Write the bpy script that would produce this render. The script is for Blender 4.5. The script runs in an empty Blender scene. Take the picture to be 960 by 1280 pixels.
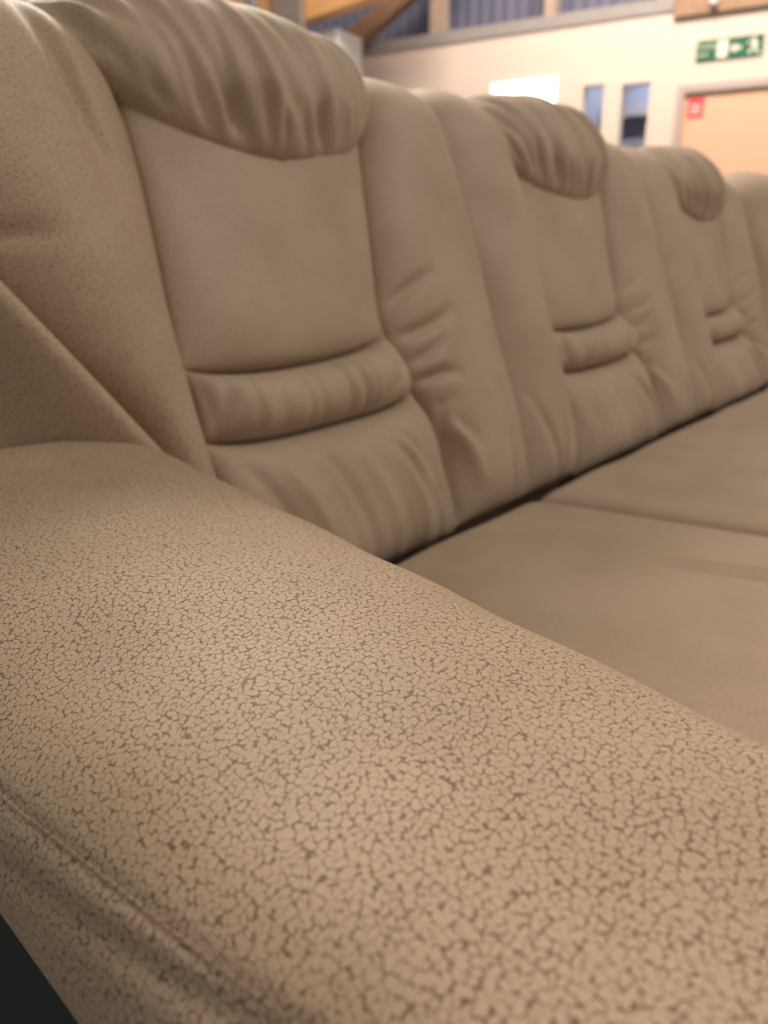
import bpy, bmesh, math
import numpy as np
from mathutils import Matrix, Vector

# ------------------------------------------------------------------ camera, world, lights, exposure
SC = bpy.context.scene
COL = SC.collection
R = math.radians

PITCH, HEAD = R(18.97), R(40.0)
CAM = Vector((0.0, 0.0, 0.77))
fw = Vector((math.cos(HEAD)*math.cos(PITCH), math.sin(HEAD)*math.cos(PITCH), -math.sin(PITCH)))
rt = Vector((math.sin(HEAD), -math.cos(HEAD), 0.0))
up = rt.cross(fw)
cam_data = bpy.data.cameras.new('camera')
cam_data.sensor_fit = 'VERTICAL'
cam_data.sensor_height = 36.0
cam_data.lens = 27.0
cam_data.clip_start = 0.01
cam_data.dof.use_dof = True
cam_data.dof.focus_distance = 0.33
cam_data.dof.aperture_fstop = 7.8
cam = bpy.data.objects.new('camera', cam_data)
M4 = Matrix((rt, up, -fw)).transposed().to_4x4()
M4.translation = CAM
cam.matrix_world = M4
COL.objects.link(cam)
SC.camera = cam

world = bpy.data.worlds.new('daylight')
SC.world = world
world.use_nodes = True
bg = world.node_tree.nodes['Background']
bg.inputs['Color'].default_value = (1.0, 0.955, 0.90, 1)
bg.inputs['Strength'].default_value = 0.40


def area(name, loc, target, size, size_y, power, col):
    d = bpy.data.lights.new(name, 'AREA')
    d.shape = 'RECTANGLE'
    d.size, d.size_y, d.energy, d.color = size, size_y, power, col
    o = bpy.data.objects.new(name, d)
    o.location = loc
    o.rotation_euler = (Vector(target) - Vector(loc)).to_track_quat('-Z', 'Y').to_euler()
    COL.objects.link(o)
    return o


area('ceiling_lamp_light', (2.2, 3.6, 3.6), (0.5, 0.2, 0.6), 2.6, 1.6, 250, (1.0, 0.90, 0.76))
area('front_fill_light', (2.0, -2.0, 4.2), (0.9, 0.4, 0.7), 2.4, 1.0, 84, (1.0, 0.94, 0.85))  # added fill: lifts the backrests and darkens the undersides of the rolls
area('store_room_fill', tuple(Vector((7.145, 2.375, 2.5))+Vector((-0.156, 0.988, 0))*0.75+Vector((0.988, 0.156, 0))*0.6), (7.7, 3.1, 1.0), 0.6, 0.3, 14, (0.9, 0.93, 1.0))  # added fill so the room behind the small windows isn't black
area('hall_lamp_light', (4.6, 2.2, 4.6), (7.2, 2.8, 2.0), 2.5, 1.2, 250, (1.0, 0.84, 0.68))

SC.view_settings.view_transform = 'Standard'
SC.view_settings.look = 'None'
SC.view_settings.gamma = 1.0
SC.view_settings.use_curve_mapping = False
SC.view_settings.exposure = 0.0


# ------------------------------------------------------------------ materials
def new_mat(name):
    m = bpy.data.materials.new(name)
    m.use_nodes = True
    nt = m.node_tree
    return m, nt, nt.nodes, nt.links, nt.nodes['Principled BSDF']


def mathn(N, L, op, a, b=None, c=None, clamp=False):
    n = N.new('ShaderNodeMath')
    n.operation = op
    n.use_clamp = clamp
    for i, v in enumerate((a, b, c)):
        if v is None:
            continue
        if isinstance(v, (int, float)):
            n.inputs[i].default_value = v
        else:
            L.new(v, n.inputs[i])
    return n.outputs[0]


def mixc(N, L, fac, a, b, mode='MIX'):
    n = N.new('ShaderNodeMix')
    n.data_type = 'RGBA'
    n.blend_type = mode
    for i, v in ((0, fac), (6, a), (7, b)):
        if isinstance(v, (int, float)):
            n.inputs[i].default_value = v
        elif isinstance(v, tuple):
            n.inputs[i].default_value = v
        else:
            L.new(v, n.inputs[i])
    return n.outputs[2]


def noise(N, L, vec, scale, detail=2.0, rough=0.5, dims='3D'):
    n = N.new('ShaderNodeTexNoise')
    n.noise_dimensions = dims
    n.inputs['Scale'].default_value = scale
    n.inputs['Detail'].default_value = detail
    n.inputs['Roughness'].default_value = rough
    L.new(vec, n.inputs['Vector'])
    return n


def ramp(N, L, x, lo, hi):
    n = N.new('ShaderNodeMapRange')
    n.interpolation_type = 'SMOOTHSTEP'
    n.inputs[1].default_value = lo
    n.inputs[2].default_value = hi
    L.new(x, n.inputs[0])
    return n.outputs[0]


def leather(name, cell, crack, depth=0.92, scale=375.0):
    """suede-look upholstery: pale cells parted by a broken net of dark embossed cracks; UVs are in metres"""
    m, nt, N, L, P = new_mat(name)
    uv = N.new('ShaderNodeUVMap').outputs[0]
    warp = noise(N, L, uv, 320, 1.5, 0.5, '2D')
    wv = N.new('ShaderNodeVectorMath')
    wv.operation = 'MULTIPLY_ADD'
    L.new(warp.outputs['Color'], wv.inputs[0])
    wv.inputs[1].default_value = (0.0034, 0.0034, 0)
    L.new(uv, wv.inputs[2])
    v = N.new('ShaderNodeTexVoronoi')
    v.voronoi_dimensions = '2D'
    v.feature = 'DISTANCE_TO_EDGE'
    v.inputs['Scale'].default_value = scale
    v.inputs['Randomness'].default_value = 0.95
    L.new(wv.outputs[0], v.inputs['Vector'])
    brk = noise(N, L, uv, 430, 2.0, 0.6, '2D').outputs['Fac']
    vf = N.new('ShaderNodeTexVoronoi')
    vf.voronoi_dimensions = '2D'
    vf.feature = 'F1'
    vf.inputs['Scale'].default_value = scale
    vf.inputs['Randomness'].default_value = 0.95
    L.new(wv.outputs[0], vf.inputs['Vector'])
    node = mathn(N, L, 'MULTIPLY', ramp(N, L, vf.outputs['Distance'], 0.40, 0.70), 0.12)
    th0 = mathn(N, L, 'MULTIPLY_ADD', ramp(N, L, brk, 0.42, 0.66), 0.095, 0.003)
    th = mathn(N, L, 'ADD', th0, node)
    ratio = mathn(N, L, 'DIVIDE', v.outputs['Distance'], th)
    line = mathn(N, L, 'SUBTRACT', 1.0, ramp(N, L, ratio, 0.30, 1.05), clamp=True)
    # colour
    pile = noise(N, L, uv, 2600, 2.0, 0.6, '2D').outputs['Fac']
    blot = noise(N, L, uv, 9, 3.0, 0.55, '2D').outputs['Fac']
    c0 = mixc(N, L, ramp(N, L, pile, 0.3, 0.7), tuple(x*0.90 for x in cell)+(1,), tuple(min(1, x*1.10) for x in cell)+(1,))
    c1 = mixc(N, L, ramp(N, L, blot, 0.35, 0.7), c0, mixc(N, L, 1.0, c0, (0.90, 0.91, 0.86, 1), 'MULTIPLY'))
    c2 = mixc(N, L, mathn(N, L, 'MULTIPLY', line, depth), c1, crack+(1,))
    L.new(c2, P.inputs['Base Color'])
    P.inputs['Roughness'].default_value = 0.56
    P.inputs['Specular IOR Level'].default_value = 0.42
    P.inputs['Sheen Weight'].default_value = 0.20
    P.inputs['Sheen Roughness'].default_value = 0.45
    P.inputs['Sheen Tint'].default_value = (1.0, 0.86, 0.70, 1)
    h = mathn(N, L, 'SUBTRACT', mathn(N, L, 'MULTIPLY', pile, 0.25), line)
    b = N.new('ShaderNodeBump')
    b.inputs['Strength'].default_value = 0.55
    b.inputs['Distance'].default_value = 0.0006
    L.new(h, b.inputs['Height'])
    L.new(b.outputs[0], P.inputs['Normal'])
    return m


def plain(name, col, rough=0.6, var=0.12, scale=6.0, metal=0.0, stretch=(1, 1, 1), bump=0.0):
    m, nt, N, L, P = new_mat(name)
    tc = N.new('ShaderNodeTexCoord').outputs['Object']
    mp = N.new('ShaderNodeMapping')
    mp.inputs['Scale'].default_value = stretch
    L.new(tc, mp.inputs['Vector'])
    n = noise(N, L, mp.outputs[0], scale, 4.0, 0.6)
    c = mixc(N, L, n.outputs['Fac'], tuple(x*(1-var) for x in col)+(1,), tuple(min(1, x*(1+var)) for x in col)+(1,))
    L.new(c, P.inputs['Base Color'])
    P.inputs['Roughness'].default_value = rough
    P.inputs['Metallic'].default_value = metal
    if bump:
        b = N.new('ShaderNodeBump')
        b.inputs['Strength'].default_value = bump
        b.inputs['Distance'].default_value = 0.004
        L.new(n.outputs['Fac'], b.inputs['Height'])
        L.new(b.outputs[0], P.inputs['Normal'])
    return m


def wood(name, a, b):
    m, nt, N, L, P = new_mat(name)
    tc = N.new('ShaderNodeTexCoord').outputs['Object']
    mp = N.new('ShaderNodeMapping')
    mp.inputs['Scale'].default_value = (1.2, 14, 14)
    L.new(tc, mp.inputs['Vector'])
    n = noise(N, L, mp.outputs[0], 3.0, 5.0, 0.6)
    L.new(mixc(N, L, ramp(N, L, n.outputs['Fac'], 0.3, 0.7), a+(1,), b+(1,)), P.inputs['Base Color'])
    P.inputs['Roughness'].default_value = 0.55
    return m


LEA = leather('tan_suede_leather', (0.425, 0.291, 0.188), (0.118, 0.056, 0.029))
LEAB = leather('tan_suede_leather_smooth', (0.415, 0.288, 0.196), (0.125, 0.060, 0.030), 0.30)
LEAM = leather('tan_suede_leather_grained', (0.425, 0.290, 0.190), (0.125, 0.060, 0.030), 0.55)
MAT = {
    'thread': plain('seam_thread', (0.58, 0.40, 0.27), 0.7),
    'charcoal': plain('charcoal_side_cloth', (0.020, 0.023, 0.022), 0.85, 0.2, 300),
    'foot': plain('black_plastic_foot', (0.02, 0.02, 0.02), 0.4),
    'floor': plain('dark_grey_carpet', (0.05, 0.052, 0.05), 0.95, 0.3, 400, bump=0.3),
    'wall': plain('warm_white_wall_paint', (0.84, 0.69, 0.61), 0.75, 0.04, 3),
    'frame': plain('white_window_frame_paint', (0.84, 0.73, 0.66), 0.45, 0.03, 5),
    'doorleaf': plain('peach_door_paint', (0.86, 0.53, 0.36), 0.45, 0.03, 4),
    'doorframe': plain('mauve_grey_door_frame', (0.56, 0.45, 0.43), 0.5, 0.05, 4),
    'blue': plain('dark_blue_cladding', (0.15, 0.155, 0.235), 0.6, 0.2, 5, stretch=(1, 1, 0.1)),
    'store': plain('dusty_blue_paint', (0.30, 0.31, 0.40), 0.7, 0.1, 4),
    'plate': plain('grey_timber_plate', (0.36, 0.33, 0.33), 0.6, 0.12, 8),
    'orange': wood('orange_laminated_timber', (0.84, 0.39, 0.15), (0.92, 0.52, 0.24)),
    'brown': wood('brown_timber', (0.30, 0.17, 0.10), (0.44, 0.27, 0.17)),
    'pale': wood('pale_brown_timber', (0.42, 0.31, 0.26), (0.55, 0.42, 0.35)),
    'steel': plain('grey_brown_steel', (0.30, 0.24, 0.21), 0.5, 0.1, 8),
    'white': plain('white_painted_metal', (0.82, 0.78, 0.76), 0.5, 0.03, 5),
    'green': plain('sign_green', (0.02, 0.14, 0.075), 0.4, 0.06, 10),
    'signwhite': plain('sign_white', (0.88, 0.86, 0.74), 0.4, 0.03, 10),
    'red': plain('red_sticker', (0.80, 0.07, 0.10), 0.45, 0.05, 10),
}


def glass_mat():
    m, nt, N, L, P = new_mat('window_glass')
    P.inputs['Base Color'].default_value = (0.97, 0.99, 0.98, 1)
    P.inputs['Roughness'].default_value = 0.02
    P.inputs['Transmission Weight'].default_value = 1.0
    P.inputs['IOR'].default_value = 1.02
    return m


MAT['glass'] = glass_mat()


def daylight_mat():
    m, nt, N, L, P = new_mat('overcast_daylight')
    e = N.new('ShaderNodeEmission')
    e.inputs[0].default_value = (0.93, 1.0, 0.97, 1)
    e.inputs[1].default_value = 3.5
    L.new(e.outputs[0], N['Material Output'].inputs[0])
    return m


# ------------------------------------------------------------------ mesh helpers
def link(name, me, mat, parent=None, smooth=True):
    o = bpy.data.objects.new(name, me)
    COL.objects.link(o)
    if mat:
        me.materials.append(mat)
    if smooth:
        me.polygons.foreach_set('use_smooth', [True]*len(me.polygons))
    if parent:
        o.parent = parent
    return o


def tag(o, label=None, cat=None, group=None, kind=None):
    for k, v in (('label', label), ('category', cat), ('group', group), ('kind', kind)):
        if v:
            o[k] = v
    return o


def grid_mesh(name, V, UV, close_u=False):
    """V: (nu, nv, 3); UV: (nu, nv, 2) in metres"""
    nu, nv = V.shape[:2]
    idx = np.arange(nu*nv).reshape(nu, nv)
    q = np.stack([idx[:-1, :-1], idx[1:, :-1], idx[1:, 1:], idx[:-1, 1:]], -1).reshape(-1, 4)
    me = bpy.data.meshes.new(name)
    me.vertices.add(nu*nv)
    me.vertices.foreach_set('co', V.reshape(-1).astype(np.float32))
    me.loops.add(len(q)*4)
    me.loops.foreach_set('vertex_index', q.reshape(-1).astype(np.int32))
    me.polygons.add(len(q))
    me.polygons.foreach_set('loop_start', (np.arange(len(q))*4).astype(np.int32))
    me.polygons.foreach_set('loop_total', np.full(len(q), 4, np.int32))
    uvl = me.uv_layers.new(name='UVMap')
    uvl.data.foreach_set('uv', UV.reshape(-1, 2)[q.reshape(-1)].reshape(-1).astype(np.float32))
    me.update()
    me.validate()
    return me


def wrinkles(x, s, segs):
    """sum of soft ridges/creases: each (x0, s0, x1, s1, width, height[, bend])"""
    h = np.zeros_like(x)
    for w in segs:
        x0, s0, x1, s1, wd, dp = w[:6]
        bend = w[6] if len(w) > 6 else 0.0
        dx, ds = x1-x0, s1-s0
        L2 = dx*dx+ds*ds
        t = ((x-x0)*dx+(s-s0)*ds)/L2
        tc = np.clip(t, 0, 1)
        ln = math.sqrt(L2)
        px = x0+dx*tc - ds/ln*bend*4*tc*(1-tc)
        ps = s0+ds*tc + dx/ln*bend*4*tc*(1-tc)
        d2 = (x-px)**2+(s-ps)**2
        taper = np.clip(np.sin(np.pi*np.clip(0.08+0.84*tc, 0, 1)), 0, 1)**0.8
        h += dp*taper*np.exp(-d2/(wd*wd))
    return h


def box_bm(bm, c, d, X=Vector((1, 0, 0)), Y=Vector((0, 1, 0)), Z=Vector((0, 0, 1)), bev=0.0):
    """box with centre c, size d along axes X, Y, Z"""
    r = bmesh.ops.create_cube(bm, size=1.0)
    vs = r['verts']
    for v in vs:
        p = v.co.copy()
        v.co = Vector(c) + X*(p.x*d[0]) + Y*(p.y*d[1]) + Z*(p.z*d[2])
    if bev:
        es = list({e for v in vs for e in v.link_edges})
        bmesh.ops.bevel(bm, geom=es, offset=bev, segments=2, affect='EDGES', profile=0.5)
    return vs


def bm_obj(name, bm, mat, parent=None, smooth=False):
    bmesh.ops.recalc_face_normals(bm, faces=bm.faces)
    me = bpy.data.meshes.new(name)
    bm.to_mesh(me)
    bm.free()
    return link(name, me, mat, parent, smooth)


def empty(name, loc):
    o = bpy.data.objects.new(name, None)
    o.empty_display_size = 0.1
    o.location = loc
    COL.objects.link(o)
    return o


# ------------------------------------------------------------------ setting: floor, far wall, door, windows, roof timbers
A = R(99.0)
WD = Vector((math.cos(A), math.sin(A), 0))          # along the wall, towards the left of the picture
WN = Vector((math.sin(A), -math.cos(A), 0))         # out of the room
W0 = Vector((7.145, 2.375, 0))
ZUP = Vector((0, 0, 1))


def wp(s, z, n=0.0):
    """point on the wall: s along it, z up, n metres into the room"""
    return W0 + WD*s + ZUP*z - WN*n


def wbox(bm, s0, s1, z0, z1, n0, n1, bev=0.0):
    return box_bm(bm, wp((s0+s1)/2, (z0+z1)/2, (n0+n1)/2), (abs(s1-s0), abs(n1-n0), abs(z1-z0)), WD, -WN, ZUP, bev)


bm = bmesh.new()
box_bm(bm, (3.2, 3.0, -0.05), (14.0, 16.0, 0.1))
tag(bm_obj('floor', bm, MAT['floor']), 'dark grey carpet floor of the hall', kind='structure')

OPEN = [(1.40, 2.10, 1.25, 2.25), (0.965, 1.215, 1.25, 2.15), (0.57, 0.875, 1.25, 2.13), (-0.62, 0.37, 0.0, 2.04)]
ss = sorted({-2.6, 6.8} | {a for o in OPEN for a in o[:2]})
zz = sorted({0.0, 2.60} | {a for o in OPEN for a in o[2:]})
bm = bmesh.new()
for i in range(len(ss)-1):
    run = None
    for j in range(len(zz)-1):
        cs, cz = (ss[i]+ss[i+1])/2, (zz[j]+zz[j+1])/2
        hole = any(a < cs < b and c < cz < d for a, b, c, d in OPEN)
        if not hole:
            wbox(bm, ss[i], ss[i+1], zz[j], zz[j+1], -0.18, 0.0)
bmesh.ops.remove_doubles(bm, verts=bm.verts, dist=1e-5)
tag(bm_obj('wall_far', bm, MAT['wall']), 'warm white far wall of the hall', kind='structure')


def window(name, a, b, c, d, label, pane_n, mat=None):
    bm = bmesh.new()
    f = 0.03
    for q in ((a, a+f, c, d), (b-f, b, c, d), (a+f, b-f, c, c+f), (a+f, b-f, d-f, d)):
        wbox(bm, *q, -0.10, 0.012, 0.004)
    w = bm_obj(name, bm, MAT['frame'])
    tag(w, label, kind='structure')
    bm = bmesh.new()
    wbox(bm, a+f*0.8, b-f*0.8, c+f*0.8, d-f*0.8, pane_n-0.006, pane_n)
    bm_obj('window_pane', bm, mat or MAT['glass'], w)
    return w


window('window_1', *OPEN[0], 'bright window with daylight behind it', -0.05, daylight_mat())
window('window_2', *OPEN[1], 'narrow white framed window looking into a dim room', -0.05)
window('window_3', *OPEN[2], 'wider white framed window beside the peach door', -0.05)
# what lies behind the glass: daylight outside window_1, a dim store room behind the other two
bm = bmesh.new()
wbox(bm, 0.2, 1.33, 0.9, 2.6, -1.25, -1.2)
wbox(bm, 0.2, 0.25, 0.9, 2.6, -1.2, -0.19)
wbox(bm, 1.28, 1.33, 0.9, 2.6, -1.2, -0.19)
wbox(bm, 0.2, 1.33, 0.9, 0.95, -1.2, -0.19)
tag(bm_obj('wall_store_room', bm, MAT['store']), 'dim blue store room seen through the small windows', kind='structure')
for z0, z1, s0, s1 in ((1.70, 1.76, 0.26, 1.27), (1.98, 2.05, 0.26, 1.27)):
    bm = bmesh.new()
    wbox(bm, s0, s1, z0, z1, -1.19, -0.85, 0.01)
    o = bm_obj('store_shelf', bm, MAT['plate'])
    tag(o, 'upper grey shelf in the dim room behind the small windows' if z0 > 1.9 else 'lower grey shelf in the dim room behind the small windows', 'shelf', 'shelves behind the small windows')

# door
bm = bmesh.new()
a, b, c, d = OPEN[3]
for q in ((a, a+0.05, c, d), (b-0.05, b, c, d), (a+0.05, b-0.05, d-0.05, d)):
    wbox(bm, *q, -0.14, 0.02, 0.005)
door = bm_obj('door_1', bm, MAT['doorframe'])
tag(door, 'peach door in a mauve grey frame under the exit sign', kind='structure')
bm = bmesh.new()
wbox(bm, a+0.052, b-0.052, 0.01, d-0.052, -0.07, -0.02, 0.004)
leaf = bm_obj('door_leaf', bm, MAT['doorleaf'], door)
bm = bmesh.new()
wbox(bm, a+0.10, a+0.125, 1.0, 1.025, -0.02, 0.04, 0.004)
wbox(bm, a+0.10, a+0.22, 1.0, 1.025, 0.03, 0.05, 0.006)
bm_obj('door_handle', bm, MAT['steel'], leaf)
bm = bmesh.new()
wbox(bm, 0.16, 0.285, 1.795, 1.95, -0.0195, -0.017)
st = bm_obj('sticker', bm, MAT['red'])
tag(st, 'small red notice stuck on the peach door', 'sticker')
bm = bmesh.new()
for z in (1.83, 1.858, 1.886):
    wbox(bm, 0.185, 0.262, z, z+0.012, -0.017, -0.0165)
bm_obj('notice_print', bm, MAT['signwhite'], st)

# exit sign
sg = empty('exit_sign', wp(0.015, 2.21, 0.0))


def sobj(name, mat, fill, parent):
    bm = bmesh.new()
    fill(bm)
    for v in bm.verts:
        v.co -= sg.location
    return bm_obj(name, bm, mat, parent)


def tri(bm, pts, n0, n1):
    lo = [bm.verts.new(wp(s, z, n0)) for s, z in pts]
    hi = [bm.verts.new(wp(s, z, n1)) for s, z in pts]
    bm.faces.new(lo)
    bm.faces.new(hi)
    k = len(pts)
    for i in range(k):
        bm.faces.new((lo[i], lo[(i+1) % k], hi[(i+1) % k], hi[i]))


sobj('sign_board', MAT['green'], lambda b: wbox(b, -0.23, 0.26, 2.205, 2.35, 0.0, 0.012, 0.003), sg)


def sign_doors(b):
    wbox(b, 0.025, 0.105, 2.215, 2.340, 0.0121, 0.014)       # lit doorway
sobj('doorway_symbol', MAT['signwhite'], sign_doors, sg)


def arrow(b):
    tri(b, [(0.015, 2.275), (-0.035, 2.31), (-0.035, 2.287), (-0.075, 2.287), (-0.075, 2.263), (-0.035, 2.263), (-0.035, 2.24)], 0.0121, 0.014)


def runner(b):
    # running figure
    for k in range(1):
        pts = [(-0.163+0.013*math.cos(t), 2.327+0.013*math.sin(t)) for t in np.linspace(0, 2*math.pi, 12, endpoint=False)]
        tri(b, pts, 0.0121, 0.014)
    tri(b, [(-0.150, 2.312), (-0.178, 2.310), (-0.186, 2.262), (-0.160, 2.258)], 0.0121, 0.014)
    tri(b, [(-0.152, 2.308), (-0.122, 2.290), (-0.112, 2.300), (-0.146, 2.316)], 0.0121, 0.0138)
    tri(b, [(-0.176, 2.309), (-0.206, 2.284), (-0.198, 2.274), (-0.176, 2.294)], 0.0121, 0.0138)
    tri(b, [(-0.162, 2.264), (-0.130, 2.248), (-0.134, 2.216), (-0.146, 2.218), (-0.146, 2.241), (-0.174, 2.256)], 0.0121, 0.0142)
    tri(b, [(-0.172, 2.262), (-0.186, 2.262), (-0.200, 2.236), (-0.218, 2.222), (-0.210, 2.212), (-0.188, 2.228)], 0.0121, 0.0143)


sobj('running_figure_symbol', MAT['signwhite'], runner, sg)
sobj('arrow_symbol', MAT['signwhite'], arrow, sg)


def sign_text(txt, s_right, z, size):
    cu = bpy.data.curves.new('sign_lettering', 'FONT')
    cu.body = txt
    cu.size = size
    cu.extrude = 0.0006
    cu.align_x = 'LEFT'
    tmp = bpy.data.objects.new('lettering_curve', cu)
    COL.objects.link(tmp)
    me = bpy.data.meshes.new_from_object(tmp.evaluated_get(bpy.context.evaluated_depsgraph_get()))
    bpy.data.objects.remove(tmp)
    me.materials.clear()
    o = link('sign_lettering', me, MAT['signwhite'], None, False)
    M = Matrix((-WD, ZUP, -WN)).transposed().to_4x4()
    M.translation = wp(s_right, z, 0.0128) - sg.location
    o.parent = sg
    o.matrix_local = M
    return o


sign_text('Emergency', 0.250, 2.297, 0.046)
sign_text('exit', 0.250, 2.240, 0.050)
tag(sg, 'green and white exit sign with lettering and running figure above the door', 'exit sign')

# upper wall behind the timbers, top plate, posts
bm = bmesh.new()
prev = None
ns = 0
for k in range(0, 960):
    s = -2.6 + k*0.0098
    n = -0.42 + 0.006*math.sin(2*math.pi*s/0.13)
    cur = (bm.verts.new(wp(s, 2.3, n)), bm.verts.new(wp(s, 4.4, n)))
    if prev:
        bm.faces.new((prev[0], cur[0], cur[1], prev[1]))
    prev = cur
tag(bm_obj('wall_upper', bm, MAT['blue'], smooth=True), 'dark blue corrugated cladding above the white wall', kind='structure')
bm = bmesh.new()
wbox(bm, 0.46, 6.8, 2.60, 2.69, -0.20, 0.02, 0.006)
tag(bm_obj('trim_1', bm, MAT['plate']), 'grey timber plate along the top of the white wall', kind='structure')
bm = bmesh.new()
wbox(bm, -2.6, 0.46, 2.545, 2.70, -0.20, 0.05, 0.006)
tag(bm_obj('trim_2', bm, MAT['brown']), 'brown timber plate along the wall top above the door', kind='structure')
for i, (s, w, lab) in enumerate(((2.67, 0.13, 'wide pale timber post on the wall top, right of the diagonal brace'),
                                 (1.55, 0.095, 'pale timber post on the wall top above the bright window'),
                                 (0.58, 0.09, 'pale timber post on the wall top above the small windows'))):
    bm = bmesh.new()
    wbox(bm, s-w/2, s+w/2, 2.69, 4.0, -0.14, -0.02, 0.006)
    tag(bm_obj('timber_post', bm, MAT['pale']), lab, 'post', 'posts along the top of the far wall')


def beam(name, p, q, w, h, mat, label, cat):
    p, q = Vector(p), Vector(q)
    X = (q-p).normalized()
    Y = ZUP.cross(X).normalized()
    Z = X.cross(Y)
    bm = bmesh.new()
    ln = (q-p).length
    box_bm(bm, (0, 0, 0), (ln, w, h), bev=0.008)
    o = bm_obj(name, bm, mat)
    Mx = Matrix((X, Y, Z)).transposed().to_4x4()
    Mx.translation = (p+q)/2
    o.matrix_world = Mx
    return tag(o, label, cat)


beam('diagonal_brace', wp(3.62, 2.66, 0.10), wp(2.35, 3.34, 0.10), 0.14, 0.17, MAT['brown'], 'brown diagonal timber brace rising from the top of the white wall', 'brace')
beam('roof_beam', wp(2.2, 3.105, 0.8), wp(6.6, 2.615, 0.8), 0.16, 0.44, MAT['orange'], 'thick orange laminated roof beam left of the diagonal brace', 'beam')
bm = bmesh.new()
wbox(bm, 3.55, 3.83, 2.65, 3.25, 0.88, 0.95, 0.01)
hg = bm_obj('steel_hanger', bm, MAT['steel'])
tag(hg, 'grey brown steel hanger plate strapped on the orange roof beam', 'hanger')
bm = bmesh.new()
wbox(bm, 4.10, 4.23, 2.84, 2.96, 0.88, 0.94, 0.02)
tag(bm_obj('junction_box', bm, MAT['plate']), 'small grey junction box on the orange roof beam', 'junction box')
bm = bmesh.new()
wbox(bm, 3.32, 3.95, 2.05, 2.66, 0.30, 0.70, 0.02)
tag(bm_obj('wall_cabinet', bm, MAT['white']), 'white box shaped cabinet under the orange roof beam', 'cabinet')
bm = bmesh.new()
bmesh.ops.create_uvsphere(bm, u_segments=16, v_segments=10, radius=0.035)
for v in bm.verts:
    v.co = wp(0.16, 2.60, 0.085) + v.co
tag(bm_obj('sensor', bm, MAT['white'], smooth=True), 'small white round sensor on the brown timber plate above the exit sign', 'sensor')

# ------------------------------------------------------------------ the sofa
ROOT = Vector((1.3, 0.3, 0.0))
sofa = empty('corner_sofa', ROOT)
tag(sofa, 'tan suede-look corner sofa with padded headrests, lumbar rolls and broad armrest', 'sofa')
RO = np.array(ROOT)
rng = np.random.default_rng(7)

# backrest profile (y, z) by arc length s, 0 at z = 0.40
TY, TZ = 0.349, 0.937
Y0, Z0 = 0.497, 0.40
S1 = (0.905-Z0)/TZ
RAD = 0.100
CY, CZ = Y0+TY*S1+RAD*TZ, Z0+TZ*S1-RAD*TY
SEND = S1+RAD*R(165)


def s_of(z):
    return (np.asarray(z, float)-Z0)/TZ


def profile(s):
    s = np.asarray(s, float)
    ang = np.clip((s-S1)/RAD, 0, None)
    phi = np.arctan2(TY, -TZ) - ang                 # direction from the arc's centre
    y = np.where(s < S1, Y0+TY*s, CY+RAD*np.cos(phi))
    z = np.where(s < S1, Z0+TZ*s, CZ+RAD*np.sin(phi))
    ny = np.where(s < S1, -TZ, np.cos(phi))
    nz = np.where(s < S1, TY, np.sin(phi))
    return y, z, ny, nz


def dense(n):
    t = np.linspace(-1, 1, n)
    return np.sin(t*np.pi/2)*0.75+t*0.25


def pil(a, p, e):
    return np.clip(1-np.abs(a)**p, 0, 1)**e


def patch(name, xl, xr, slo, shi, H, pa, ea, pb, eb, wr=(), nu=110, nv=150, xf=None, parent=None, sink=-0.012, skew=0.0, uvo=(0, 0), und=0.002, amp=None, keep=0.0, round_left=False, mat=None):
    a = dense(nu)[:, None]*np.ones((1, nv))
    b = np.ones((nu, 1))*dense(nv)[None, :]
    lo, hi = slo(a), shi(a)
    s = lo+(hi-lo)*(b+1)/2
    L_, R_ = xl(s), xr(s)
    x = L_+(R_-L_)*(a+1)/2
    a2 = a+skew*(1-a*a)
    ea_ = pil(a2, pa, ea)
    if keep:
        ea_ = np.where(a*keep > 0, (1-a*a)*(1-abs(keep))+abs(keep), pil(a, pa, ea))
    if round_left:
        ea_ = np.where(a < 0, pil(a, 2.2, 0.8), ea_)
    edge = ea_*pil(b, pb, eb)
    h = sink+H*edge*(amp(a, b, x, s) if amp else 1.0)
    soft = np.clip(edge*1.6, 0, 1)
    h = h+wrinkles(x, s, wr)*soft
    h = h+und*soft*(np.sin(x*23+uvo[0]*40)*np.sin(s*17+uvo[1]*30)+0.6*np.sin(x*41+s*29+uvo[0]*9))
    y, z, ny, nz = profile(s)
    V = np.stack([x, y+ny*h, z+nz*h], -1)
    if xf:
        V = xf(V)
    UV = np.stack([x+uvo[0], s+uvo[1]], -1)
    return link(name, grid_mesh(name, V-RO, UV), mat or LEAB, parent)


def curve(zs, xs):
    sz = s_of(zs)
    xs = np.asarray(xs, float)

    def f(s):
        # smoothed piecewise-linear
        acc = 0
        for k in (-0.022, -0.011, 0, 0.011, 0.022):
            acc = acc+np.interp(s+k, sz, xs)
        return acc/5
    return f


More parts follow.
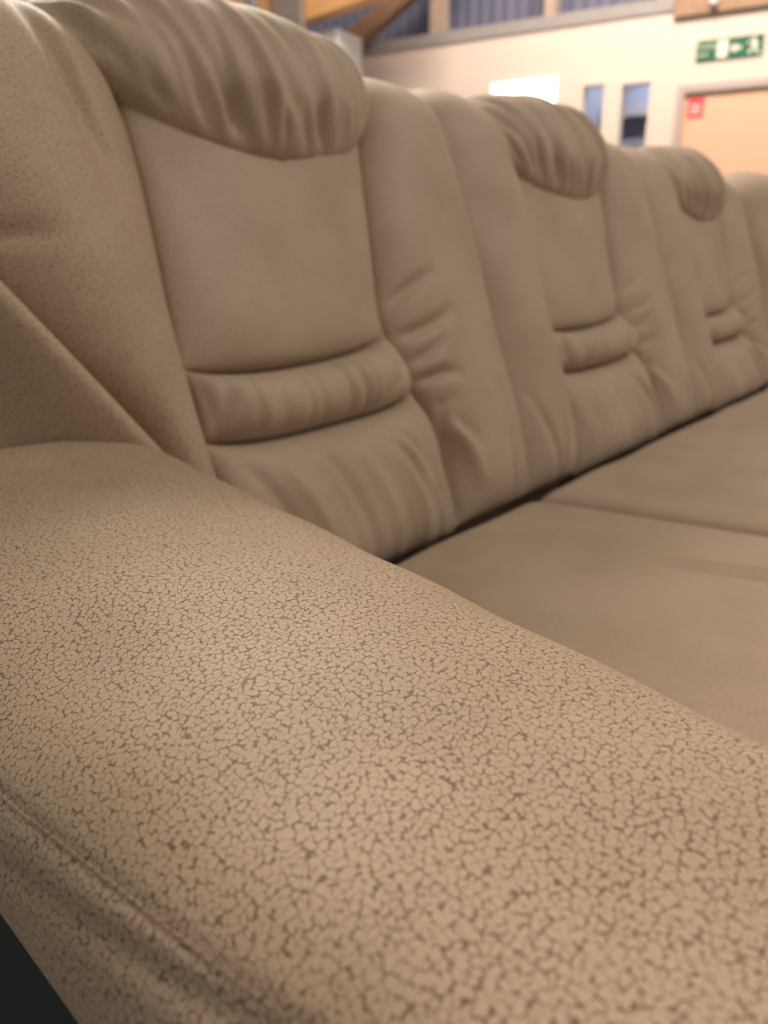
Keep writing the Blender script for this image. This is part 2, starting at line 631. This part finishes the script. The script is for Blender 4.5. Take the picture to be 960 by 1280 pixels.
def section(x0, seed, first=False, xf=None, last=False):
    rg = np.random.default_rng(seed)
    W = 0.665
    core_pts = []
    for s in np.linspace(0.0, SEND, 40):
        y, z, ny, nz = profile(s)
        in_ = 0.011+0.040*min(1.0, max(0.0, (0.085-s)/0.035))
        core_pts.append((float(y-ny*in_), float(z-nz*0.011)))
    core_pts += [(0.885, 0.80), (0.885, 0.12), (0.53, 0.12)]
    xa, xb = x0+(0.03 if first else 0.0), x0+W
    vs = [(xa, y, z) for y, z in core_pts]+[(xb, y, z) for y, z in core_pts]
    V = np.array(vs)
    if first:
        # the end of the backrest follows the slanting edge of the end bolster
        k = len(core_pts)
        V[:k, 0] = np.interp(V[:k, 2], [0.4, 0.615, 0.685, 0.753, 0.9, 1.0], [0.43, 0.40, 0.36, 0.32, 0.26, 0.24])
    if xf:
        V = xf(V)
    k = len(core_pts)
    fs = [tuple(range(k))[::-1], tuple(range(k, 2*k))]
    fs += [(i, (i+1) % k, k+(i+1) % k, k+i) for i in range(k)]
    me = bpy.data.meshes.new('backrest')
    me.from_pydata((V-RO).tolist(), [], fs)
    me.uv_layers.new(name='UVMap')
    core = link('backrest', me, LEA, sofa, smooth=False)
    Ls = curve([0.40, 0.576, 0.612, 0.681, 0.777, 0.845, 0.917, 1.0], x0+np.array([0.150, 0.154, 0.153, 0.158, 0.170, 0.176, 0.176, 0.165]))
    Rs = curve([0.40, 0.458, 0.554, 0.600, 0.642, 0.69, 0.779, 0.907, 1.0], x0+np.array([0.485, 0.495, 0.494, 0.478, 0.462, 0.452, 0.474, 0.506, 0.525]))
    gap = 0.0015
    if first:
        XL = curve([0.40, 0.615, 0.685, 0.753, 0.80, 0.9, 1.0], [0.405, 0.360, 0.315, 0.270, 0.24, 0.20, 0.18])
    else:
        XL = curve([0.40, 0.5, 1.0], [x0-0.012, x0-0.006, x0])
    XR = curve([0.40, 0.5, 1.0], [x0+W-0.012, x0+W-0.006, x0+W])
    kw = dict(xf=xf, parent=core)
    top_fade = lambda a, b, x, s: 1-0.26*np.clip((s-S1+0.06)/0.16, 0, 1)**1.0
    sz = lambda z: float(s_of(z))
    # --- bolsters
    wl = []
    if first:
        wl += [(0.372, sz(1.02), 0.400, sz(0.81), 0.013, -0.014, -0.004),
               (0.27, sz(0.775), 0.325, sz(0.772), 0.008, -0.006),
               (0.30, sz(0.90), 0.36, sz(0.78), 0.05, 0.004)]
    else:
        wl += [(x0+0.02, sz(0.57), x0+0.06, sz(0.41), 0.007, -0.005, 0.006),
               (x0+0.075, sz(0.53), x0+0.055, sz(0.41), 0.007, -0.007, 0.004)]
    patch('bolster', XL, lambda s: Ls(s)-gap, lambda a: 0.040+0*a, lambda a: SEND+0*a,
          0.042 if first else 0.058, 2.4, 0.7, 10, 0.5, wl, nu=90, nv=220, uvo=(rg.random(), rg.random()),
           keep=0.0 if first else -0.42, round_left=first, mat=LEAM if first else None, amp=top_fade, **kw)
    wr = []
    for dz, ang, ln, dp in ((0.045, 24, 0.085, -0.009), (0.012, 12, 0.10, -0.012), (-0.024, 20, 0.075, -0.010), (-0.046, 4, 0.085, -0.012), (-0.062, -6, 0.07, -0.004), (-0.035, 12, 0.07, 0.004)):
        bx = x0+0.452
        bz = 0.655+dz
        sc = 1.0 if first else 0.35
        wr.append((bx, sz(bz), bx+ln*math.cos(R(ang)), sz(bz)+ln*math.sin(R(ang)), 0.008, dp*sc, 0.006*rg.uniform(-1, 1)))
    wr += [(x0+0.475, sz(0.60), x0+0.535, sz(0.49), 0.012, 0.011 if first else 0.006, 0.008),
           (x0+0.472, sz(0.585), x0+0.545, sz(0.53), 0.010, -0.005, 0.004),
           (x0+0.502, sz(0.58), x0+0.497, sz(0.41), 0.007, -0.014, -0.004),
           (x0+0.635, sz(0.56), x0+0.61, sz(0.42), 0.006, -0.006, -0.008)]
    patch('bolster', lambda s: Rs(s)+gap, XR, lambda a: 0.040+0*a, lambda a: SEND+0*a,
          0.040, 2.4, 0.7, 10, 0.5, wr, keep=0.70, amp=top_fade, nu=110, nv=220, uvo=(rg.random(), rg.random()), skew=0.1, **kw)
    # --- centre panel
    Lp, Rp = (lambda s: Ls(s)+gap), (lambda s: Rs(s)-gap)
    up1 = lambda a: s_of(0.660-0.006*(1-a*a)+0.004*a+0.010*np.abs(a)**4)   # top of the lumbar roll
    up2 = lambda a: s_of(0.592-0.002*(1-a*a)+0.002*a+0.012*np.abs(a)**4)   # bottom of the lumbar roll
    wp_ = [(x0+0.335, sz(0.87), x0+0.345, sz(0.82), 0.005, -0.0015)]
    patch('back_panel', Lp, Rp, lambda a: up1(a)+0.002, lambda a: s_of(0.945)+0*a, 0.028, 3.4, 0.6, 9, 0.45, wp_, nu=110, nv=110,
          uvo=(rg.random(), rg.random()), **kw)
    # lumbar roll with gathers
    wr = []
    for k in range(13):
        xx = x0+0.165+0.028*k+rg.uniform(-0.008, 0.008)
        wr.append((xx, sz(0.585), xx+rg.uniform(-0.012, 0.012), sz(0.665), rg.uniform(0.005, 0.009), rg.choice([-1, 1])*rg.uniform(0.002, 0.005), rg.uniform(-0.005, 0.005)))
    wr += [(x0+0.40, sz(0.60), x0+0.435, sz(0.66), 0.007, -0.005, -0.008), (x0+0.425, sz(0.61), x0+0.445, sz(0.66), 0.006, -0.006, -0.006),
           (x0+0.165, sz(0.60), x0+0.185, sz(0.64), 0.006, -0.005)]
    patch('lumbar_roll', Lp, Rp, lambda a: up2(a)+0.001, lambda a: up1(a)-0.001, 0.042, 5, 0.5, 2.2, 0.5, wr, nu=150, nv=70,
          uvo=(rg.random(), rg.random()), **kw)
    # lower panel with slanting gathers
    wr = []
    for k in range(11):
        xx = x0+0.18+0.031*k+rg.uniform(-0.008, 0.008)
        wr.append((xx-0.03, sz(0.575), xx+0.012, sz(0.43), rg.uniform(0.007, 0.012), rg.choice([-1, 1])*rg.uniform(0.003, 0.006)*(1 if first else 0.35), 0.012))
    wr += [(x0+0.35, sz(0.575), x0+0.435, sz(0.44), 0.010, -0.006, 0.018), (x0+0.39, sz(0.575), x0+0.465, sz(0.44), 0.008, -0.005, 0.016),
           (x0+0.37, sz(0.575), x0+0.45, sz(0.45), 0.010, 0.005, 0.018)]
    patch('lower_panel', Lp, Rp, lambda a: 0.036+0*a, lambda a: up2(a)-0.001, 0.042, 3.4, 0.5, 3.0, 0.5, wr, nu=150, nv=100,
          uvo=(rg.random(), rg.random()), **kw)
    # --- headrest: padded flap hanging over the top with a U shaped lower edge
    xc, hw = x0+0.343, 0.211
    hl = lambda s: xc-hw+0*s
    hr = lambda s: xc+hw+0*s
    low = lambda a: s_of(0.846+0.050*a*a+0.065*a**4+0.004*a)
    wr = []
    n = 17
    for k in range(n):
        t = (k+0.5)/n
        xx = xc-hw*0.92+2*hw*0.92*t+rg.uniform(-0.008, 0.008)
        aa = (xx-xc)/hw
        s0 = float(low(np.array(aa)))
        ln = rg.uniform(0.05, 0.16)
        st = s0+rg.choice([0.016, 0.02, 0.035, 0.06])
        wr.append((xx, st, xx-0.02-0.03*rg.random()+0.02*aa, st+ln, rg.uniform(0.006, 0.011), rg.choice([-1, -1, 1])*rg.uniform(0.004, 0.009), rg.uniform(-0.004, 0.010)))
    for k in range(15):
        aa = -0.9+1.8*(k+0.5)/15+rg.uniform(-0.05, 0.05)
        xx = xc+hw*aa
        s0 = float(low(np.array(aa)))
        wr.append((xx, s0+0.014, xx-0.010+0.02*aa, s0+rg.uniform(0.04, 0.07), rg.uniform(0.004, 0.007), -rg.uniform(0.005, 0.010), rg.uniform(-0.002, 0.005)))
    wr.append((xc-hw*0.86, sz(0.93), xc-hw*0.93, sz(1.0), 0.007, -0.010, 0.004))
    patch('headrest', hl, hr, low, lambda a: SEND-0.02+0*a, 0.064, 2.1, 0.5, 2.9, 0.5, wr, nu=200, nv=170, amp=lambda a, b, x, s: 1.05-0.22*b,
          uvo=(rg.random(), rg.random()), **kw)
    return core


section(0.270, 11, first=True)


def settle(dz):
    def f(V):
        V = np.array(V, float)
        V[..., 2] -= dz*np.clip((V[..., 2]-0.44)/0.18, 0, 1)
        return V
    return f


section(0.935, 12, xf=settle(0.011))
section(1.600, 13, xf=settle(0.030))
# the corner: the next backrest turns towards the viewer
PV = np.array([2.262, 0.72, 0.0])
TH = R(-38)


def turn(V):
    d = V-PV
    c, s = math.cos(TH), math.sin(TH)
    return np.stack([PV[0]+d[..., 0]*c-d[..., 1]*s, PV[1]+d[..., 0]*s+d[..., 1]*c, V[..., 2]], -1)


section(2.268, 14, xf=lambda V: turn(settle(0.034)(V)))


# --- seat cushions
def seat(xl0, xl1, xr0, xr1, y0, y1, wr, uvo, nu=220, nv=220, z=0.458):
    a = dense(nu)[:, None]*np.ones((1, nv))
    b = np.ones((nu, 1))*dense(nv)[None, :]
    y = y0+(y1-y0)*(b+1)/2
    t = (b+1)/2
    L_ = xl0+(xl1-xl0)*t
    R_ = xr0+(xr1-xr0)*t
    x = L_+(R_-L_)*(a+1)/2
    edge = pil(a, 60, 0.5)*np.where(b < 0, pil(b, 9, 0.5), pil(b, 46, 0.5))
    zz = 0.33+(z-0.33)*edge+0.010*(1-a*a)*(1-b*b)+wrinkles(x, y, wr)*np.clip(edge*1.5, 0, 1)
    zz += 0.0015*edge*(np.sin(x*19+1)*np.sin(y*15)+0.5*np.sin(x*31+y*27))
    me = grid_mesh('seat_cushion', np.stack([x, y, zz], -1)-RO, np.stack([x+uvo[0], y+uvo[1]], -1))
    return link('seat_cushion', me, LEAB, sofa)


seat(0.25, 0.31, 1.030, 0.872, -0.36, 0.494, [(0.755, 0.258, 0.80, 0.08, 0.007, 0.006, 0.006), (0.735, 0.25, 0.775, 0.08, 0.007, -0.006, 0.006),
     (0.62, 0.30, 0.80, 0.34, 0.03, -0.003), (0.52, 0.10, 0.68, 0.14, 0.02, -0.004)], (0.3, 0.2))
seat(1.030, 0.872, 2.05, 1.98, -0.36, 0.494, [(1.2, 0.1, 1.5, 0.3, 0.03, -0.003), (1.05, 0.33, 1.5, 0.40, 0.025, -0.003)], (0.7, 0.6))
seat(2.05, 1.98, 2.55, 2.62, -0.36, 0.50, [], (0.1, 0.9), 80, 80)

# --- armrest: padded top lofted from front to back
CS = np.array([(0.075, 0.492), (0.040, 0.497), (0.013, 0.515), (0.000, 0.550), (0.006, 0.585), (0.026, 0.608), (0.060, 0.6185)])
CI = np.array([(-0.085, 0.6205), (-0.045, 0.613), (-0.016, 0.592), (-0.004, 0.555), (0.000, 0.50), (0.002, 0.40)])
xo = lambda y: 0.060+0.060*y
xi = lambda y: 0.283+0.205*y


def cr(P, n):
    """Catmull-Rom through rows of P, n samples per span"""
    P = np.asarray(P)
    Q = np.vstack([2*P[0]-P[1], P, 2*P[-1]-P[-2]])
    out = []
    for i in range(1, len(Q)-2):
        t = np.linspace(0, 1, n, endpoint=(i == len(Q)-3))[:, None]
        p0, p1, p2, p3 = Q[i-1], Q[i], Q[i+1], Q[i+2]
        out.append(0.5*((2*p1)+(-p0+p2)*t+(2*p0-5*p1+4*p2-p3)*t*t+(-p0+3*p1-3*p2+p3)*t**3))
    return np.vstack(out)


ys = np.concatenate([np.linspace(-0.34, -0.30, 14, endpoint=False), np.linspace(-0.30, 0.56, 150, endpoint=False), np.linspace(0.56, 0.70, 50)])
rows, uvs = [], []
for y in ys:
    mid = (xo(y)+xi(y))/2
    pts = np.vstack([CS+[xo(y), 0], [[mid, 0.6235]], CI+[xi(y), 0]])
    c = cr(pts, 22)
    # ends fall away in a round
    k = 1.0
    if y < -0.30:
        k = math.sqrt(max(0.0, 1-((-0.30-y)/0.04)**2))
    drop = 0.0
    if y > 0.585:
        t = (y-0.585)/0.115
        drop = 0.10*t*t
    cz = c[:, 1].copy()
    cz = 0.42+(cz-0.42)*(0.35+0.65*k)-drop
    al = np.concatenate([[0], np.cumsum(np.hypot(np.diff(c[:, 0]), np.diff(c[:, 1])))])
    rows.append(np.stack([c[:, 0], np.full(len(c), y), cz], -1))
    uvs.append(np.stack([al, np.full(len(c), y)], -1))
V = np.array(rows)
UV = np.array(uvs)
# soft dents and the sewn groove, pushed along the surface normal
du = np.gradient(V, axis=1)
dv = np.gradient(V, axis=0)
nrm = np.cross(du, dv)
nrm /= np.linalg.norm(nrm, axis=-1, keepdims=True)+1e-12
if nrm[80, V.shape[1]//2, 2] < 0:
    nrm = -nrm
X_, Y_ = V[..., 0], V[..., 1]
U_ = UV[..., 0]
topm = np.clip((V[..., 2]-0.55)/0.05, 0, 1)
GU = np.clip(0.125+(0.236-Y_)*0.246, 0.122, 0.200)     # arc length of the groove from the underside edge
SU = np.clip(0.147+(0.235-Y_)*0.124, 0.143, 0.190)     # and of the stitch row beside it
disp = -0.0019*np.exp(-((U_-GU)/0.0040)**2)
disp += -0.0008*np.exp(-((U_-SU)/0.0025)**2)+0.0004*np.exp(-((U_-(GU+SU)/2)/0.006)**2)
disp += topm*(-0.007*np.exp(-((X_-0.115)**2/0.05**2+(Y_-0.27)**2/0.06**2))
              + 0.004*np.exp(-((X_-0.20)**2/0.06**2+(Y_-0.36)**2/0.09**2))
              - 0.004*np.exp(-((X_-0.16)**2/0.03**2+(Y_-0.06)**2/0.05**2))
              - 0.004*np.exp(-((X_-0.26)**2/0.02**2+(Y_-0.50)**2/0.05**2))
              + 0.0012*np.sin(X_*47+Y_*21)*np.sin(Y_*33-X_*12))
V = V+nrm*disp[..., None]
arm = link('armrest', grid_mesh('armrest', V-RO, UV), LEA, sofa)
tag(arm, 'broad padded armrest top with cracked grain')
# stitches along the seam
bm = bmesh.new()
sp, sn = [], []
for i in range(15, len(ys)-60):
    u = float(SU[i, 0])
    sp.append([np.interp(u, U_[i], V[i, :, k]) for k in range(3)])
    sn.append([np.interp(u, U_[i], nrm[i, :, k]) for k in range(3)])
sp, sn = np.array(sp), np.array(sn)
al = np.concatenate([[0], np.cumsum(np.linalg.norm(np.diff(sp, axis=0), axis=1))])
for d in np.arange(0.0, al[-1]-0.004, 0.0045):
    p0, p1 = [Vector([np.interp(d+e_, al, sp[:, k]) for k in range(3)])-ROOT for e_ in (0.0, 0.0030)]
    nn = Vector([np.interp(d, al, sn[:, k]) for k in range(3)]).normalized()
    t = (p1-p0).normalized()
    box_bm(bm, (p0+p1)/2+nn*0.0002, (0.0030, 0.0007, 0.0008), t, nn.cross(t).normalized(), nn, 0.0002)
tag(bm_obj('stitching', bm, MAT['thread'], arm, smooth=True), 'light tan stitches along the outer seam', kind='stuff')

# outer side below the overhanging pad, and the wing behind it
bm = bmesh.new()
box_bm(bm, Vector((0.185, 0.17, 0.29))-ROOT, (0.19, 0.98, 0.42), bev=0.01)
for v in bm.verts:
    y = v.co.y+ROOT.y
    v.co.x += 0.06*y
bm_obj('arm_side_panel', bm, MAT['charcoal'], sofa)

rows, uvs = [], []
zs_ = np.linspace(0.50, 0.97, 120)
for z in zs_:
    xe = np.interp(z, [0.50, 0.615, 0.685, 0.753, 0.85, 0.97], [0.430, 0.358, 0.313, 0.268, 0.212, 0.150])
    ye = 0.548+(z-0.615)*0.36
    xe = xe-0.0
    c = cr(np.array([(xe+0.006, ye+0.14), (xe+0.006, ye+0.05), (xe+0.003, ye+0.012), (xe-0.008, ye), (xe-0.030, ye+0.014),
                     (xe-0.080, ye+0.062), (xe-0.150, ye+0.100), (xe-0.260, ye+0.135)]), 16)
    rnd = 0.03*max(0.0, (z-0.90)/0.07)**2
    al = np.concatenate([[0], np.cumsum(np.hypot(np.diff(c[:, 0]), np.diff(c[:, 1])))])
    rows.append(np.stack([c[:, 0], c[:, 1]+rnd, np.full(len(c), z)], -1))
    uvs.append(np.stack([al, np.full(len(c), z)], -1))
W_ = np.array(rows)
W_[..., 1] += 0.002*np.sin(W_[..., 0]*30+W_[..., 2]*20)
wing = link('arm_wing', grid_mesh('arm_wing', W_-RO, np.array(uvs)), LEAM, sofa)
bm = bmesh.new()
box_bm(bm, Vector((0.245, 0.80, 0.52))-ROOT, (0.37, 0.17, 0.84), bev=0.02)
bm_obj('back_frame', bm, LEA, sofa)
me = bpy.data.objects['back_frame'].data
me.uv_layers.new(name='UVMap')

# plinth and feet
bm = bmesh.new()
box_bm(bm, Vector((1.40, 0.16, 0.21))-ROOT, (2.30, 0.96, 0.24), bev=0.012)
bm_obj('plinth', bm, MAT['charcoal'], sofa)
for fx, fy in ((0.20, -0.25), (0.20, 0.78), (1.4, -0.25), (1.4, 0.60), (2.45, -0.25), (2.45, 0.55)):
    bm = bmesh.new()
    bmesh.ops.create_cone(bm, cap_ends=True, segments=20, radius1=0.025, radius2=0.032, depth=0.10)
    for v in bm.verts:
        v.co += Vector((fx, fy, 0.05))-ROOT
    bm_obj('foot', bm, MAT['foot'], sofa, smooth=False)

SC.cycles.use_denoising = True
